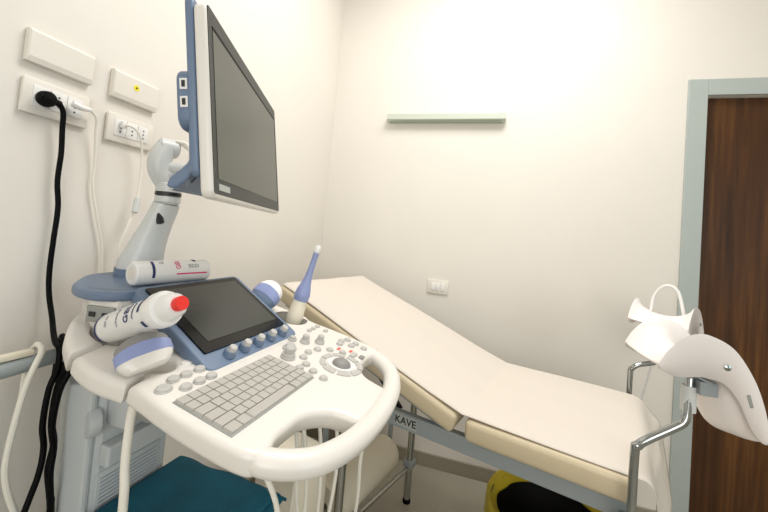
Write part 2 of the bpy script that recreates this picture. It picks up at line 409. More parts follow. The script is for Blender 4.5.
# round buttons, knobs and trackball
def button(x, y, a=.0105, b_=.0075, h=.006, m='button', rot=0):
    g = MB(KF); n = 16
    rings = []
    for f, z in ((1.12, -.001), (1.1, .0015), (1, .002), (.97, h*.75), (.8, h)):
        rings.append([g.v((x+px*f, y+py*f, z)) for px, py in ell(0, 0, a, b_, rot, n)])
    for A, B in zip(rings, rings[1:]):
        for k in range(n): g.f([A[k], A[(k+1) % n], B[(k+1) % n], B[k]])
    g.f(rings[-1]); g.build('button', M[m], us)
for i, (x, y) in enumerate([(-.105, .092), (-.077, .105), (-.052, .104), (-.024, .103), (-.078, .075), (-.050, .075), (-.025, .074)]):
    button(x, y, .0135 if i == 0 else .0105, .010 if i == 0 else .0085)
button(-.022, .135, .010, .007, .002, 'console')
for x, y in [(.322, .076), (.344, .077), (.369, .077), (.362, .047)]: button(x, y, .0085, .006, .005)
for x, y in [(.319, -.019), (.340, -.014), (.364, -.022), (.360, -.048), (.337, -.045), (.352, -.076), (.279, -.047), (.264, -.018), (.238, .003), (.207, .010), (.175, .004), (.152, -.017), (.127, -.016), (.138, -.043), (.130, -.073)]:
    button(x, y, .0095, .0085, .0055)
MB(KF).box((.290, -.072, .002), (.028, .013, .004), bev=.0015).build('indicator', M['button'], us)
MB(KF).box((.298, -.092, .0015), (.018, .012, .003), bev=.001).build('indicator', M['lens'], us)
for x, y in ((.292, -.030), (.306, -.058)):
    MB(KF).box((x, y, .0006), (.016, .006, .0008)).build('print_mark', M['redprint'], us, smooth=False)
def knob(x, y, r, h, m1='button', m2='button'):
    k = MB(KF).lathe([(r*1.1, -.001), (r*1.1, .003), (r, .0045), (r*.97, h*.45), (r*.9, h*.5)], (x, y, 0), (0, 0, 1), 20).build('knob', M[m1], us)
    MB(KF).lathe([(r*.7, h*.5), (r*.72, h*.93), (r*.62, h), (r*.3, h*1.01)], (x, y, 0), (0, 0, 1), 20).build('knob_cap', M[m2], k)
for x, y, r, h in ((.147, .027, .0150, .024), (.186, .049, .0150, .012), (.247, .045, .0115, .020), (.279, .020, .0115, .020), (.232, .072, .010, .010)):
    knob(x, y, r, h, 'button', 'button')
tbx, tby = .220, -.072
tb = MB(KF).lathe([(.033, -.001), (.033, .0025), (.027, .003), (.024, .001)], (tbx, tby, 0), (0, 0, 1), 32).build('trackball_ring', M['white'], us)
MB(KF).lathe([(.0225, .000), (.020, .006), (.014, .0105), (.007, .0125), (.001, .013)], (tbx, tby, 0), (0, 0, 1), 28).build('trackball', M['lens'], tb)
for k in range(8):
    a0 = 2*math.pi*(k+.08)/8+.2; a1 = 2*math.pi*(k+.92)/8+.2
    g = MB(KF); A = []
    pts = [(tbx+.054*math.cos(a0+(a1-a0)*t/6), tby+.050*math.sin(a0+(a1-a0)*t/6)) for t in range(7)]+[(tbx+.038*math.cos(a1-(a1-a0)*t/6), tby+.037*math.sin(a1-(a1-a0)*t/6)) for t in range(7)]
    g.prism(pts, lambda x, y, h: (x, y, h), -.001, .0022); g.build('ring_key', M['button'], us, smooth=False)
# touch panel
tp = R(30.5); cp_, sp_ = math.cos(tp), math.sin(tp)
PF = ML @ Matrix(((1, 0, 0, .13), (0, cp_, -sp_, .199), (0, sp_, cp_, 1.095), (0, 0, 0, 1)))
def rrect(x0, x1, y0, y1, r, n=6):
    o = []
    for cx, cy, a in ((x1-r, y1-r, 0), (x0+r, y1-r, 90), (x0+r, y0+r, 180), (x1-r, y0+r, 270)):
        for k in range(n+1): t = R(a+90*k/n); o.append((cx+r*math.cos(t), cy+r*math.sin(t)))
    return o
bm = slab(rrect(-.143, .143, -.134, .106, .014), [], .026, .004, lambda x, y, h: PF @ Vector((x, y, h-.0145)))
tpn = link('touch_panel', bm, M['blue'], us, ang=50)
MB(PF).prism(rrect(-.130, .130, -.097, .099, .004), lambda x, y, h: (x, y, h), -.002, .0022).build('touch_glass', M['glassedge'], tpn, smooth=False)
MB(PF).box((.006, .006, .0024), (.222, .160, .001)).build('touch_screen', M['tscreen'], tpn, smooth=False)
for x in (-.084, -.040, .005, .049, .095):
    k = MB(PF).lathe([(.0125, -.002), (.0125, .003), (.0115, .010), (.009, .0105)], (x, -.117, 0), (0, 0, 1), 18).build('panel_knob', M['blue'], tpn)
    ROOTM[k.name] = ROOTM[us.name]
    MB(PF).lathe([(.0085, .009), (.0085, .017), (.0075, .0195), (.003, .020)], (x, -.117, 0), (0, 0, 1), 18).build('panel_knob_cap', M['button'], tpn)
# body wedge below the touch panel and the rear deck
b = MB(ML)
prof = [(.02, .985), (.075, 1.02), (.10, 1.032), (.270, 1.122), (.31, 1.122), (.42, 1.122), (.42, .98), (.30, .94), (.02, .93)]
b.prism(prof, lambda y, z, h: Vector((h, y, z)), -.002, .268)
b.build('body_shell', M['console'], us, smooth=False, bev=.006)
b = MB(ML)
b.prism([(-.040, .30), (-.052, .36), (-.02, .43), (.18, .43), (.21, .40), (.205, .30)], lambda x, y, h: (x, y, h), 1.03, 1.1235)
ds = b.build('rear_housing', M['console'], us, smooth=False, bev=.008)
up = MB(ML).box((-.0475, .332, 1.096), (.006, .060, .032), Matrix.Rotation(R(11), 3, 'Z'), bev=.002).build('port_panel', M['recess'], us)
for dy in (-.014, .014):
    MB(ML).box((-.0515-dy*.19, .332+dy, 1.096), (.003, .013, .009), Matrix.Rotation(R(11), 3, 'Z')).build('usb_port', M['dark'], up, smooth=False)
dk = [(-.012, .303), (-.048, .325), (-.057, .366), (-.042, .42), (.00, .478), (.07, .545), (.15, .552), (.20, .52), (.215, .44), (.212, .36), (.190, .312), (.09, .303)]
dko = [(p.x, p.y) for p in spline([(x, y, 0) for x, y in dk], 4, True)]
bm = slab(dko, [], .018, .006, lambda x, y, h: ML @ Vector((x, y, 1.1315+h)))
deck = link('rear_deck', bm, M['blue'], us, ang=50)
MB(ML).prism([(x*.86+.012, y*.86+.06) for x, y in dko], lambda x, y, h: (x, y, h), 1.1400, 1.1410).build('deck_inlay', M['blue'], deck, smooth=False)
# column
b = MB(ML)
b.prism([(.020, .408), (.035, .400), (.200, .400), (.215, .415), (.215, .55), (.06, .55)], lambda x, y, h: (x, y, h), .06, .93)
b.build('column', M['cabinet'], us, smooth=False, bev=.006)
b = MB(ML)
b.prism([(.000, .447), (.018, .402), (.030, .402), (.06, .44), (.08, .56), (.055, .56)], lambda x, y, h: (x-(h-.65)*.05 if h > .8 else x, y, h), .10, .925)
b.build('side_panel', M['cabinet'], us, smooth=False, bev=.010)
b = MB(ML).box((.105, .3985, .665), (.15, .006, .125), bev=.002)
vg = b.build('vent_panel', M['cabinet'], us)
g = MB(ML)
for k in range(10): g.box((.105, .3950, .637+k*.0085), (.135, .003, .0022))
g.build('vent_grille', M['grille'], vg, smooth=False)
MB(ML).lathe([(.030, -.012), (.032, .004), (.030, .009), (.02, .0105)], (.014, .412, .842), (-.95, .3, 0), 28).build('pivot_cover', M['cabinet'], us)
b = MB(ML)
b.prism([(.030, .745), (.215, .745), (.215, .800), (.030, .790)], lambda x, z, h: (x, .400-h, z), .0, .030)
b.build('support_ledge', M['cabinet'], us, smooth=False, bev=.005)
b = MB(ML).box((.133, .36, .905), (.15, .13, .13), bev=.012)
b.build('lift_block', M['recess'], us)
b = MB(ML).box((.048, .37, .875), (.02, .06, .09), bev=.004).box((.048, .345, .905), (.024, .02, .03), bev=.003)
b.build('lift_bracket', M['cabinet'], us)
# lower base and wheels
MB(ML).box((.1005, .2775, .385), (.175, .235, .49), bev=.012).build('lower_cabinet', M['cabinet'], us)
MB(ML).box((.13, .25, .085), (.44, .34, .07), bev=.02).build('base', M['cabinet'], us)
for x in (-.06, .32):
    for y in (.12, .38):
        MB(ML).lathe([(.03, -.012), (.036, -.008), (.036, .008), (.03, .012)], (x, y, .0365), (1, 0, 0), 20).build('caster', M['dark'], us)
# rear push handle
b = MB(ML)
b.tube([(-.30, .46, .80), (-.29, .482, .95), (-.265, .487, .975), (-.10, .490, .976), (-.006, .490, .978), (.03, .49, .955), (.06, .49, .88), (.08, .50, .80)], .0155, 12, 5)
b.build('rear_handle', M['rail'], us)
b = MB(ML).tube([(-.30, .46, .80), (-.28, .48, .40), (-.05, .50, .25), (.06, .50, .25)], .0155, 12, 5)
b.build('rear_handle_strut', M['rail'], us)
# monitor arm
b = MB(ML).prism([(p[0], p[1]) for p in ell(.136, .478, .056, .050)], lambda x, y, h: (x, y, h), 1.139, 1.160); b.build('arm_base', M['blue'], us)
b = MB(ML)
arm = [((.136, .476, 1.158), .054, .048), ((.136, .476, 1.176), .053, .047), ((.139, .470, 1.205), .046, .041), ((.144, .460, 1.245), .041, .034), ((.150, .448, 1.285), .037, .030), ((.155, .438, 1.318), .035, .028), ((.156, .436, 1.330), .034, .027)]
rings = [[b.v(Vector(c)+Vector((a*math.cos(t), bb_*math.sin(t)*.95, bb_*math.sin(t)*.15))) for t in [2*math.pi*k/24 for k in range(24)]] for c, a, bb_ in arm]
for A, B in zip(rings, rings[1:]):
    for k in range(24): b.f([A[k], A[(k+1) % 24], B[(k+1) % 24], B[k]])
b.f(rings[0][::-1]); b.f(rings[-1])
la = b.build('lower_arm', M['silver'], us)
MB(ML).box((.131, .4245, 1.290), (.014, .014, .028), Matrix.Rotation(R(-22), 3, 'X'), bev=.003).build('arm_slot', M['dark'], la)
MB(ML).lathe([(.024, 0), (.030, .006), (.030, .020), (.022, .022), (.022, .030), (.031, .032), (.031, .052), (.026, .056)], (.156, .434, 1.328), (0, 0, 1), 24).build('arm_joint', M['silver'], us)
MB(ML).lathe([(.0305, .0), (.0305, .008)], (.156, .434, 1.3505), (0, 0, 1), 24).build('joint_gap', M['dark'], us)
b = MB(ML).tube([(.148, .440, 1.382), (.136, .448, 1.41), (.134, .450, 1.44), (.146, .446, 1.478)], lambda t: .023+.004*math.sin(t*math.pi*.8), 16, 5)
b.lathe([(.018, -.024), (.024, -.019), (.024, .019), (.018, .024)], (.150, .444, 1.475), (1, -.5, 0), 22)
b.lathe([(.016, -.036), (.022, -.032), (.022, .032), (.016, .036)], (.165, .432, 1.402), (1, -.5, 0), 22)
b.build('upper_arm', M['silver'], us)
b = MB(ML)
for k in range(3):
    b.tube([(.155+.005*k, .425, 1.495), (.170+.006*k, .405, 1.49-.006*k), (.176+.005*k, .395, 1.464), (.170+.006*k, .40, 1.436), (.158, .415, 1.425)], .0050, 8, 5)
b.build('arm_cable', M['cable'], us)
MB(ML).tube([(.150, .436, 1.424), (.165, .38, 1.422), (.150, .24, 1.40)], .014, 14, 4).build('tilt_arm', M['silver'], us)
# monitor
a_ = R(23.7); tm = R(81.9)
mr = Vector((math.cos(a_), math.sin(a_), 0)); mu = Vector((-math.sin(a_)*math.cos(tm), math.cos(a_)*math.cos(tm), math.sin(tm))); mn = mr.cross(mu)
MF = ML @ Matrix(((mr.x, mu.x, mn.x, .108), (mr.y, mu.y, mn.y, .147), (mr.z, mu.z, mn.z, 1.487), (0, 0, 0, 1)))
bm = slab(rrect(-.250, .250, -.150, .146, .008), [], .020, .006, lambda x, y, h: MF @ Vector((x, y, h-.0075)))
mo = link('monitor', bm, M['console'], us, ang=50)
MB(MF).prism(rrect(-.252, .252, -.149, .149, .006), lambda x, y, h: (x, y, h), .0015, .0032).build('monitor_bezel', M['bezel'], mo, smooth=False)
b = MB(MF).prism([(-.236, .122), (.238, .122), (.238, -.125), (.233, -.125), (.233, .116), (-.236, .116)], lambda x, y, h: (x, y, h), .003, .0040)
b.build('screen_edge', M['black'], mo, smooth=False)
MB(MF).box((-.001, -.004, .0034), (.468, .240, .001)).build('screen', M['screen'], mo, smooth=False)
MB(MF).box((-.208, -.137, .0036), (.052, .0105, .0008)).build('maker_plate', M['label'], mo, smooth=False)
bm = slab(rrect(-.250, .250, -.118, .158, .008), [], .013, .004, lambda x, y, h: MF @ Vector((x, y, h-.0245)))
link('rear_shell', bm, M['blue'], mo, ang=50)
bm = slab(rrect(-.246, -.10, -.040, .043, .014), [], .03, .006, lambda x, y, h: MF @ Vector((x, y, h-.034)))
link('port_block', bm, M['blue'], mo, ang=50)
for y in (.022, -.006):
    b = MB(MF).box((-.2525, y, -.0365), (.002, .017, .011)); b.build('usb_surround', M['white'], mo, smooth=False)
    MB(MF).box((-.2538, y, -.0365), (.0012, .010, .005)).build('usb_port', M['dark'], mo, smooth=False)
b = MB(MF)
b.prism([(-.045, -.018), (-.080, -.018), (-.108, -.026), (-.128, -.044), (-.138, -.060), (-.134, -.072), (-.120, -.066), (-.108, -.050), (-.096, -.037), (-.045, -.036)], lambda y, z, h: Vector((h, y, z)), -.245, -.215)
b.prism([(-.100, -.022), (-.128, -.044), (-.138, -.060), (-.134, -.072), (-.108, -.050)], lambda y, z, h: Vector((h, y, z)), -.215, .03)
b.build('rear_grip', M['blue'], mo, smooth=False, bev=.004)
MB(MF).box((.0, -.04, -.055), (.10, .10, .05), bev=.01).build('mount_plate', M['dark'], mo)
# probe cables hanging under the console
for pts in (
    [K(-.02, -.04, -.085), (.02, -.06, .80), (.05, -.05, .6), (.10, .02, .25)],
    [K(.19, .0, -.085), (.23, -.0, .75), (.26, .01, .55), (.27, .05, .2)],
    [K(.21, .03, -.085), (.27, .05, .75), (.28, .04, .60), (.31, .0, .35), (.30, .06, .16)],
    [K(.26, .0, -.085), (.31, .005, .75), (.315, -.0, .55), (.33, .05, .2)],
    [K(.30, -.03, -.085), (.335, -.03, .75), (.33, -.03, .6), (.30, .02, .2)],
    [K(.34, -.10, -.085), (.35, -.105, .82), (.345, -.095, .72), (.385, -.075, .52), (.36, .0, .2)],
    [K(.15, -.02, -.085), (.24, .02, .83), (.285, .05, .70), (.30, .08, .4)]):
    P = [p if isinstance(p, Vector) else ML @ Vector(p) for p in pts]
    MB().tube(P, .0048, 10, 8).build('probe_cable', M['cable'], us)

# ------------------------------------------------------------------ probes in their holders
def frame(o, z, x):
    z = Vector(z).normalized(); x = Vector(x); x = (x-z*x.dot(z)).normalized(); y = z.cross(x)
    return Matrix(((x.x, y.x, z.x, o[0]), (x.y, y.y, z.y, o[1]), (x.z, y.z, z.z, o[2]), (0, 0, 0, 1)))
def convex_probe(o, z, x, wd, ht, th, label, mlens, mband, mbody, cord=None):
    F = frame(o, z, x)
    nk = (ML.to_3x3() @ Vector((0, -st, ct))).normalized(); low_ = 1
    for hw, dt, zz in ((.62*wd/2, th*.30, -ht*.50), (.74*wd/2, th*.42, -ht*.44), (.9*wd/2, th*.48, -ht*.22), (.99*wd/2, th*.53, 0), (.98*wd/2, th*.53, ht*.25)):
        for k in range(28):
            t = 2*math.pi*k/28; cc, ss = math.cos(t), math.sin(t)
            q = F @ Vector((hw*math.copysign(abs(cc)**.75, cc), dt*math.copysign(abs(ss)**.75, ss), zz))
            low_ = min(low_, (q-K(0, 0, 0)).dot(nk))
    F = Matrix.Translation(nk*(.0012-low_)) @ F     # rest it on the console     # x across, z towards the lens
    p = root('ultrasound_probe', F.copy(), label, 'ultrasound probe', 'probes in the console holders')
    def shell(levels, name, m):
        b = MB(F); n = 28; rings = []
        for hw, dt, zz, dome in levels:
            rg = []
            for k in range(n):
                t = 2*math.pi*k/n; c_, s_ = math.cos(t), math.sin(t)
                xx = hw*math.copysign(abs(c_)**.75, c_); yy = dt*math.copysign(abs(s_)**.75, s_)
                rg.append(b.v((xx, yy, zz+dome*(1-(xx/(wd*.55))**2))))
            rings.append(rg)
        for A, B in zip(rings, rings[1:]):
            for k in range(n): b.f([A[k], A[(k+1) % n], B[(k+1) % n], B[k]])
        b.f(rings[0][::-1]); b.f(rings[-1]); return b.build(name, m, p)
    w_ = wd/2
    shell([(w_*.62, th*.30, -ht*.50, 0), (w_*.74, th*.42, -ht*.44, 0), (w_*.90, th*.48, -ht*.22, 0), (w_*.97, th*.5, -ht*.02, 0), (w_*.97, th*.5, ht*.10, ht*.08)], 'housing', mbody)
    shell([(w_*.975, th*.52, -ht*.06, ht*.08), (w_*.99, th*.53, -ht*.02, ht*.12), (w_*.98, th*.52, ht*.30, ht*.24), (w_*.95, th*.49, ht*.31, ht*.25)], 'band', mband)
    shell([(w_*.93, th*.46, ht*.2, ht*.22), (w_*.92, th*.44, ht*.42, ht*.36), (w_*.84, th*.34, ht*.49, ht*.44), (w_*.7, th*.18, ht*.51, ht*.47)], 'lens', mlens)
    if cord: MB().tube(cord, .0055, 10, 8).build('cord', M['cable'], p)
    return p
lz_ = lambda x, y, h: K(x, y, h)
o1 = K(-.098, .152, .016)
convex_probe(o1, ML.to_3x3() @ Vector((.10, .55, .62)), ML.to_3x3() @ Vector((.80, -.5, .15)), .084, .041, .032,
             'grey and lavender convex probe lying in the near holder beside the keyboard', M['lens'], M['lav'], M['console'])
p2 = K(.326, .243, .018)
convex_probe(p2, ML.to_3x3() @ Vector((.70, -.20, .62)), ML.to_3x3() @ Vector((.40, -.9, -.1)), .082, .056, .048,
             'white-topped probe with blue band behind the touch panel', M['white'], M['lav'], M['blue'])
# endocavity probe
A0 = K(.360, .150, .004); TIP = ML @ Vector((.392, .108, 1.247)); dv = (TIP-A0); Ln = dv.length
ev = root('ultrasound_probe', Matrix.Translation(A0), 'long thin lavender-blue probe standing upright beside the couch', 'ultrasound probe', 'probes in the console holders')
MB().lathe([(.0215, -.02), (.0235, .0), (.022, .018), (.0195, .046), (.0185, .050)], A0, dv, 24).build('holder_sleeve', M['cream'], ev)
MB().lathe([(.017, .045), (.0215, .054), (.0225, .066), (.020, .082), (.0155, .096), (.0115, .115), (.009, .14), (.0083, .175), (.0092, .20), (.0098, Ln-.020)], A0, dv, 24).build('shaft', M['lav'], ev)
MB().lathe([(.0096, Ln-.021), (.0100, Ln-.012), (.0092, Ln-.003), (.006, Ln+.002), (.001, Ln+.003)], A0, dv, 20).build('tip', M['white'], ev)

# cord of the near probe, cream cable going straight down
nc = ML @ Vector((-.092, .12, 1.02))
# ------------------------------------------------------------------ gel bottles
def bottle(A, d, L, r, label, capm, name='gel_bottle', kind=1, upv=(0, 0, 1)):
    d = Vector(d).normalized(); A = Vector(A)
    p = root(name, Matrix.Translation(A), label, 'bottle', 'gel bottles on the ultrasound machine')
    MB().lathe([(r*.86, 0), (r*.97, .003), (r, .009), (r, L*(.72 if kind == 1 else .94)), (r*(1 if kind == 1 else .9), L*(.73 if kind == 1 else .97))], A, d, 32).build('bottle_body', M['white'], p)
    if kind == 1:
        MB().lathe([(r*.99, L*.735), (r*1.12, L*.745), (r*1.13, L*.80), (r*1.06, L*.825), (r*.84, L*.835), (r*.74, L*.93), (r*.60, L*.955), (r*.3, L*.96)], A, d, 32).build('shoulder', M['white'], p)
        MB().lathe([(r*.34, L*.95), (r*.44, L*.955), (r*.44, L*1.005), (r*.40, L*1.015), (r*.1, L*1.016)], A, d, 20).build('cap', capm, p)
    else:
        MB().lathe([(r*.9, L*.965), (r*.7, L*.985), (r*.4, L*.99), (r*.38, L*1.02), (r*.3, L*1.03)], A, d, 28).build('cap', capm, p)
    return p, A, d
bA = K(-.069, .283, .021); bT = ML @ Vector((-.108, .058, 1.170))
bd = (bT-bA).normalized(); BLn = (bT-bA).length*.93; BR = .0265
b1, _, _ = bottle(bA, bd, BLn, BR, 'white gel bottle with red cap propped in the near holder', M['red'])
camv = Vector((0, 0, 1.3))-(bA+bT)/2
upd = (camv.normalized()*.9+Vector((0, 0, .28)))
def arcband(p, A, d, r, s0, s1, upv, a0, a1, m, name):
    d = Vector(d).normalized(); a = (Vector(upv)-d*Vector(upv).dot(d)).normalized(); c = d.cross(a); b = MB(); n = 14
    Vv = [[b.v(A+d*s+(a*math.cos(t)+c*math.sin(t))*(r+.0005)) for s in (s0, s1)] for t in [R(a0+(a1-a0)*k/n) for k in range(n+1)]]
    for k in range(n): b.f([Vv[k][0], Vv[k+1][0], Vv[k+1][1], Vv[k][1]])
    return b.build(name, m, p)
arcband(b1, bA, bd, BR, BLn*.645, BLn*.675, upd, -85, 12, M['navy'], 'label_band')
arcband(b1, bA, bd, BR, BLn*.665, BLn*.70, upd, 48, 75, M['navy'], 'label_band')
arcband(b1, bA, bd, BR, BLn*.02, BLn*.05, upd, -90, 90, M['navy'], 'label_band')
def lettering(p, body, size, A, d, s, r, upv, m, name, turn=0, shift=0):
    bm = text(name, body, size, Matrix.Rotation(turn, 4, 'Z'), m, p)
    for v in bm.verts: v.co.y += shift
    wrap(bm, Vector(A)+Vector(d).normalized()*s, d, r+.0006, upv)
    link(name, bm, m, p, smooth=False)
lettering(b1, 'GEL', .019, bA, bd, BLn*.50, BR, upd, M['navy'], 'label_print', R(90), .000)
lettering(b1, 'ultrasound', .0065, bA, bd, BLn*.585, BR, upd, M['navy'], 'label_print', R(90), .000)
lettering(b1, 'Ultraschall', .0075, bA, bd, BLn*.36, BR, upd, M['greyprint'], 'label_print', R(90), -.002)
lettering(b1, '250 ml', .0070, bA, bd, BLn*.20, BR, upd, M['greyprint'], 'label_print', R(90), -.002)
r2 = .0265
A2 = ML @ Vector((.016, .348, 1.1425+r2)); D2 = ML.to_3x3() @ Vector((.96, -.20, 0))
b2, _, _ = bottle(A2, D2, .175, r2, 'white gel bottle with pink print lying on the blue deck', M['white'], kind=2)
camv2 = Vector((0, 0, 1.3))-(A2+D2*.1); up2 = camv2.normalized()*.8+Vector((0, 0, .5))
MB().lathe([(r2*.55, -.0004), (r2*.55, .001)], A2, D2, 24).build('base_ring', M['plate'], b2)
arcband(b2, A2, D2, r2, .030, .036, up2, -30, 60, M['navy'], 'label_band')
arcband(b2, A2, D2, r2, .128, .136, up2, -50, -22, M['navy'], 'label_band')
arcband(b2, A2, D2, r2, .083, .158, up2, 42, 49, M['pink'], 'label_band')
lettering(b2, 'GEL', .0145, A2, D2, .088, r2, up2, M['pink'], 'label_print', R(90), .002)
lettering(b2, 'ECO', .013, A2, D2, .125, r2, up2, M['greyprint'], 'label_print', 0, -.004)
lettering(b2, 'ml', .010, A2, D2, .052, r2, up2, M['greyprint'], 'label_print', 0, .008)

# white cable draped over the rear handle
wc = root('white_cable', Matrix.Translation((-.84, .46, .0)), 'thick white cable looping over the grey rear handle', 'cable')
MB().tube([(-.91, .54, .88), (-.905, .54, .97), (-.885, .538, 1.004), (-.862, .533, 1.008), (-.838, .521, 1.002), (-.829, .507, .982), (-.829, .495, .94), (-.829, .486, .878), (-.830, .481, .816), (-.830, .484, .778), (-.830, .495, .734), (-.829, .508, .697), (-.829, .520, .66), (-.830, .532, .60), (-.835, .535, .30), (-.85, .50, .012), (-.88, .42, .010)], .0056, 10, 8).build('cord', M['cable'], wc)
tag(MB(ML).box((-.105, .492, .9995), (.085, .018, .012), bev=.003).build('cable_connector', M['cream']), 'cream rectangular connector lying on the grey rear handle', 'connector')
# probe cord (belongs to the near convex probe)
pr = [o for o in bpy.data.objects if o.name == 'ultrasound_probe'][0]
MB().tube([K(-.088, .152, -.046), K(-.092, .156, -.066), ML @ Vector((-.097, .163, .93)), ML @ Vector((-.101, .157, .885)), ML @ Vector((-.102, .150, .82)), ML @ Vector((-.102, .148, .55)), ML @ Vector((-.08, .10, .25))], .0068, 12, 8).build('cord', M['cable'], pr)

# ------------------------------------------------------------------ teal cloth on the lower cabinet
def fold(name_, x0, x1, y0, y1, z0, seed, amp, drop):
    rnd = random.Random(seed); ph = [rnd.uniform(0, 6) for _ in range(4)]
    def fn(u, v):
        x = x0+(x1-x0)*u; y = y1+(y0-y1)*v
        z = z0+amp*(math.sin(5*u+ph[0]+3*v)*.5+math.sin(9*v+ph[1])*.35+math.sin(11*u+ph[2])*.2)
        e = max(0, (v-.90)/.10)
        z -= drop*e*e; y -= .01*e
        e2 = max(0, (u-.94)/.06); z -= .012*e2**2; x += .004*math.sin(12*v+ph[3])
        e3 = max(0, (.12-u)/.12); z -= .05*e3**2
        return (x, y, z)
    return MB(ML).grid(fn, 40, 40)
tc_ = root('teal_cloth', ML @ Matrix.Translation((.10, .25, .635)), 'folded teal fabric drape lying on the machine base', 'cloth')
for i, (z0, amp, dx, dy, dr_) in enumerate(((.6375, .0010, .010, -.034, .004), (.6465, .0012, .006, -.018, .006), (.6555, .0015, .0, .0, .010))):
    fold('fold', -.030, .248+dx, .105+dy, .382, z0, i, amp, dr_).build('fabric_fold', M['teal'], tc_, solid=.006, off=0)

# ------------------------------------------------------------------ examination couch
ba = R(-16)
BU = Vector((math.cos(ba), math.sin(ba), 0)); BN = Vector((-math.sin(ba), math.cos(ba), 0))
BF = Matrix(((BU.x, BN.x, 0, 0), (BU.y, BN.y, 0, 0), (0, 0, 1, 0), (0, 0, 0, 1)))
bed = root('examination_couch', BF @ Matrix.Translation((-.4, 1.39, 0)), 'beige padded examination couch with grey frame and raised backrest', 'couch')
N0, N1 = 1.075, 1.70
def cushion(L, th):
    t = bmesh.new(); bmesh.ops.create_cube(t, size=1)
    for q in t.verts: q.co = Vector((q.co.x*L, q.co.y*(N1-N0), q.co.z*th))
    bmesh.ops.bevel(t, geom=t.edges[:], offset=.018, segments=4, affect='EDGES', profile=.5)
    return t
b = MB(BF); b.absorb(cushion(.425, .066), Matrix.Translation((-.112, (N0+N1)/2, .737))); b.build('seat_cushion', M['vinyl'], bed)
# backrest: hinge line at u=-.335
ha = math.atan2(1.036-.762, 1.135-.335); BLk = .87
def BKp(s, n, h):  # s from hinge to head, h up from the top surface
    return Vector((-.335-s*math.cos(ha)-(-h)*math.sin(ha)*-1*0 + h*math.sin(ha), n, .768+s*math.sin(ha)+h*math.cos(ha)))
BKF = BF @ Matrix(((-math.cos(ha), 0, math.sin(ha), -.335), (0, 1, 0, 0), (math.sin(ha), 0, math.cos(ha), .768), (0, 0, 0, 1)))
b = MB(BKF); b.absorb(cushion(BLk-.01, .066), Matrix.Translation((BLk/2+.005, (N0+N1)/2, -.034))); b.build('backrest_cushion', M['vinyl'], bed)
b = MB(BKF)
for n in (1.13, 1.645): b.box((.44, n, -.080), (.80, .025, .022), bev=.003)
for s in (.1, .45, .8): b.box((s, 1.387, -.080), (.025, .51, .022), bev=.003)
b.build('backrest_frame', M['steel'], bed, smooth=False)
b = MB(BF)
for n in (1.122, 1.653): b.box((-.47, n, .676), (1.14, .026, .052), bev=.003)
for u in (-1.03, .087): b.box((u, 1.3875, .676), (.025, .51, .05), bev=.003)
b.build('rail', M['steel'], bed, smooth=False)
for n in (1.20, 1.575):
    MB(BF).tube([(-.60, n, .665), (-.80, n, .845)], .010, 10).build('backrest_strut', M['dark'], bed)
for u, n in ((-.785, 1.122), (-.755, 1.655), (.060, 1.124), (.082, 1.655)):
    lg = MB(BF).tube([(u, n, .012), (u, n, .652)], .0165, 16).build('leg', M['steeltube'], bed)
    MB(BF).lathe([(.019, 0), (.019, .016), (.0165, .02)], (u, n, 0), (0, 0, 1), 16).build('rubber_foot', M['black'], lg)
    MB(BF).box((u, n, .19), (.052, .052, .032), bev=.006).build('collar', M['steel'], lg)
for u in (-.77,):
    MB(BF).tube([(u-.015 if u < -.5 else u, 1.14, .172), (u+.015 if u < -.5 else u, 1.64, .172)], .010, 12).build('crossbar', M['steeltube'], bed)
MB(BF).tube([(-.77, 1.122, .19), (.060, 1.122, .19)], .009, 12).build('crossbar', M['steeltube'], bed)
# maker's plate
lp = MB(BF).box((-.533, 1.1080, .678), (.082, .0015, .036), bev=.0004).build('maker_plate', M['label'], bed, smooth=False)
bm = text('lettering', 'KAVE', .033, BF @ Matrix.Translation((-.533, 1.1070, .678)) @ Matrix.Rotation(R(90), 4, 'X'), M['dark'], lp)
link('lettering', bm, M['dark'], lp, smooth=False)
# paper roll under the head end
MB(BF).tube([(-.875, 1.10, .215), (-.875, 1.66, .215)], .0085, 28).build('roll_axle', M['steeltube'], bed)
for n in (1.122, 1.653):
    MB(BF).box((-.875, n, .435), (.02, .012, .46)).build('roll_bracket', M['steel'], bed, smooth=False)
g = MB(BF); nn = 40
ringA = []
for n, rr in ((1.150, .020), (1.150, .080), (1.156, .082), (1.606, .082), (1.612, .080), (1.612, .020)):
    ringA.append([g.v((-.875+rr*math.cos(2*math.pi*k/nn), n, .215+rr*math.sin(2*math.pi*k/nn))) for k in range(nn)])
for i in range(6):
    A, B = ringA[i], ringA[(i+1) % 6]
    for k in range(nn): g.f([A[k], A[(k+1) % nn], B[(k+1) % nn], B[k]])
tag(g.build('paper_roll', M['roll']), 'large cream paper roll under the head of the couch', 'paper roll')

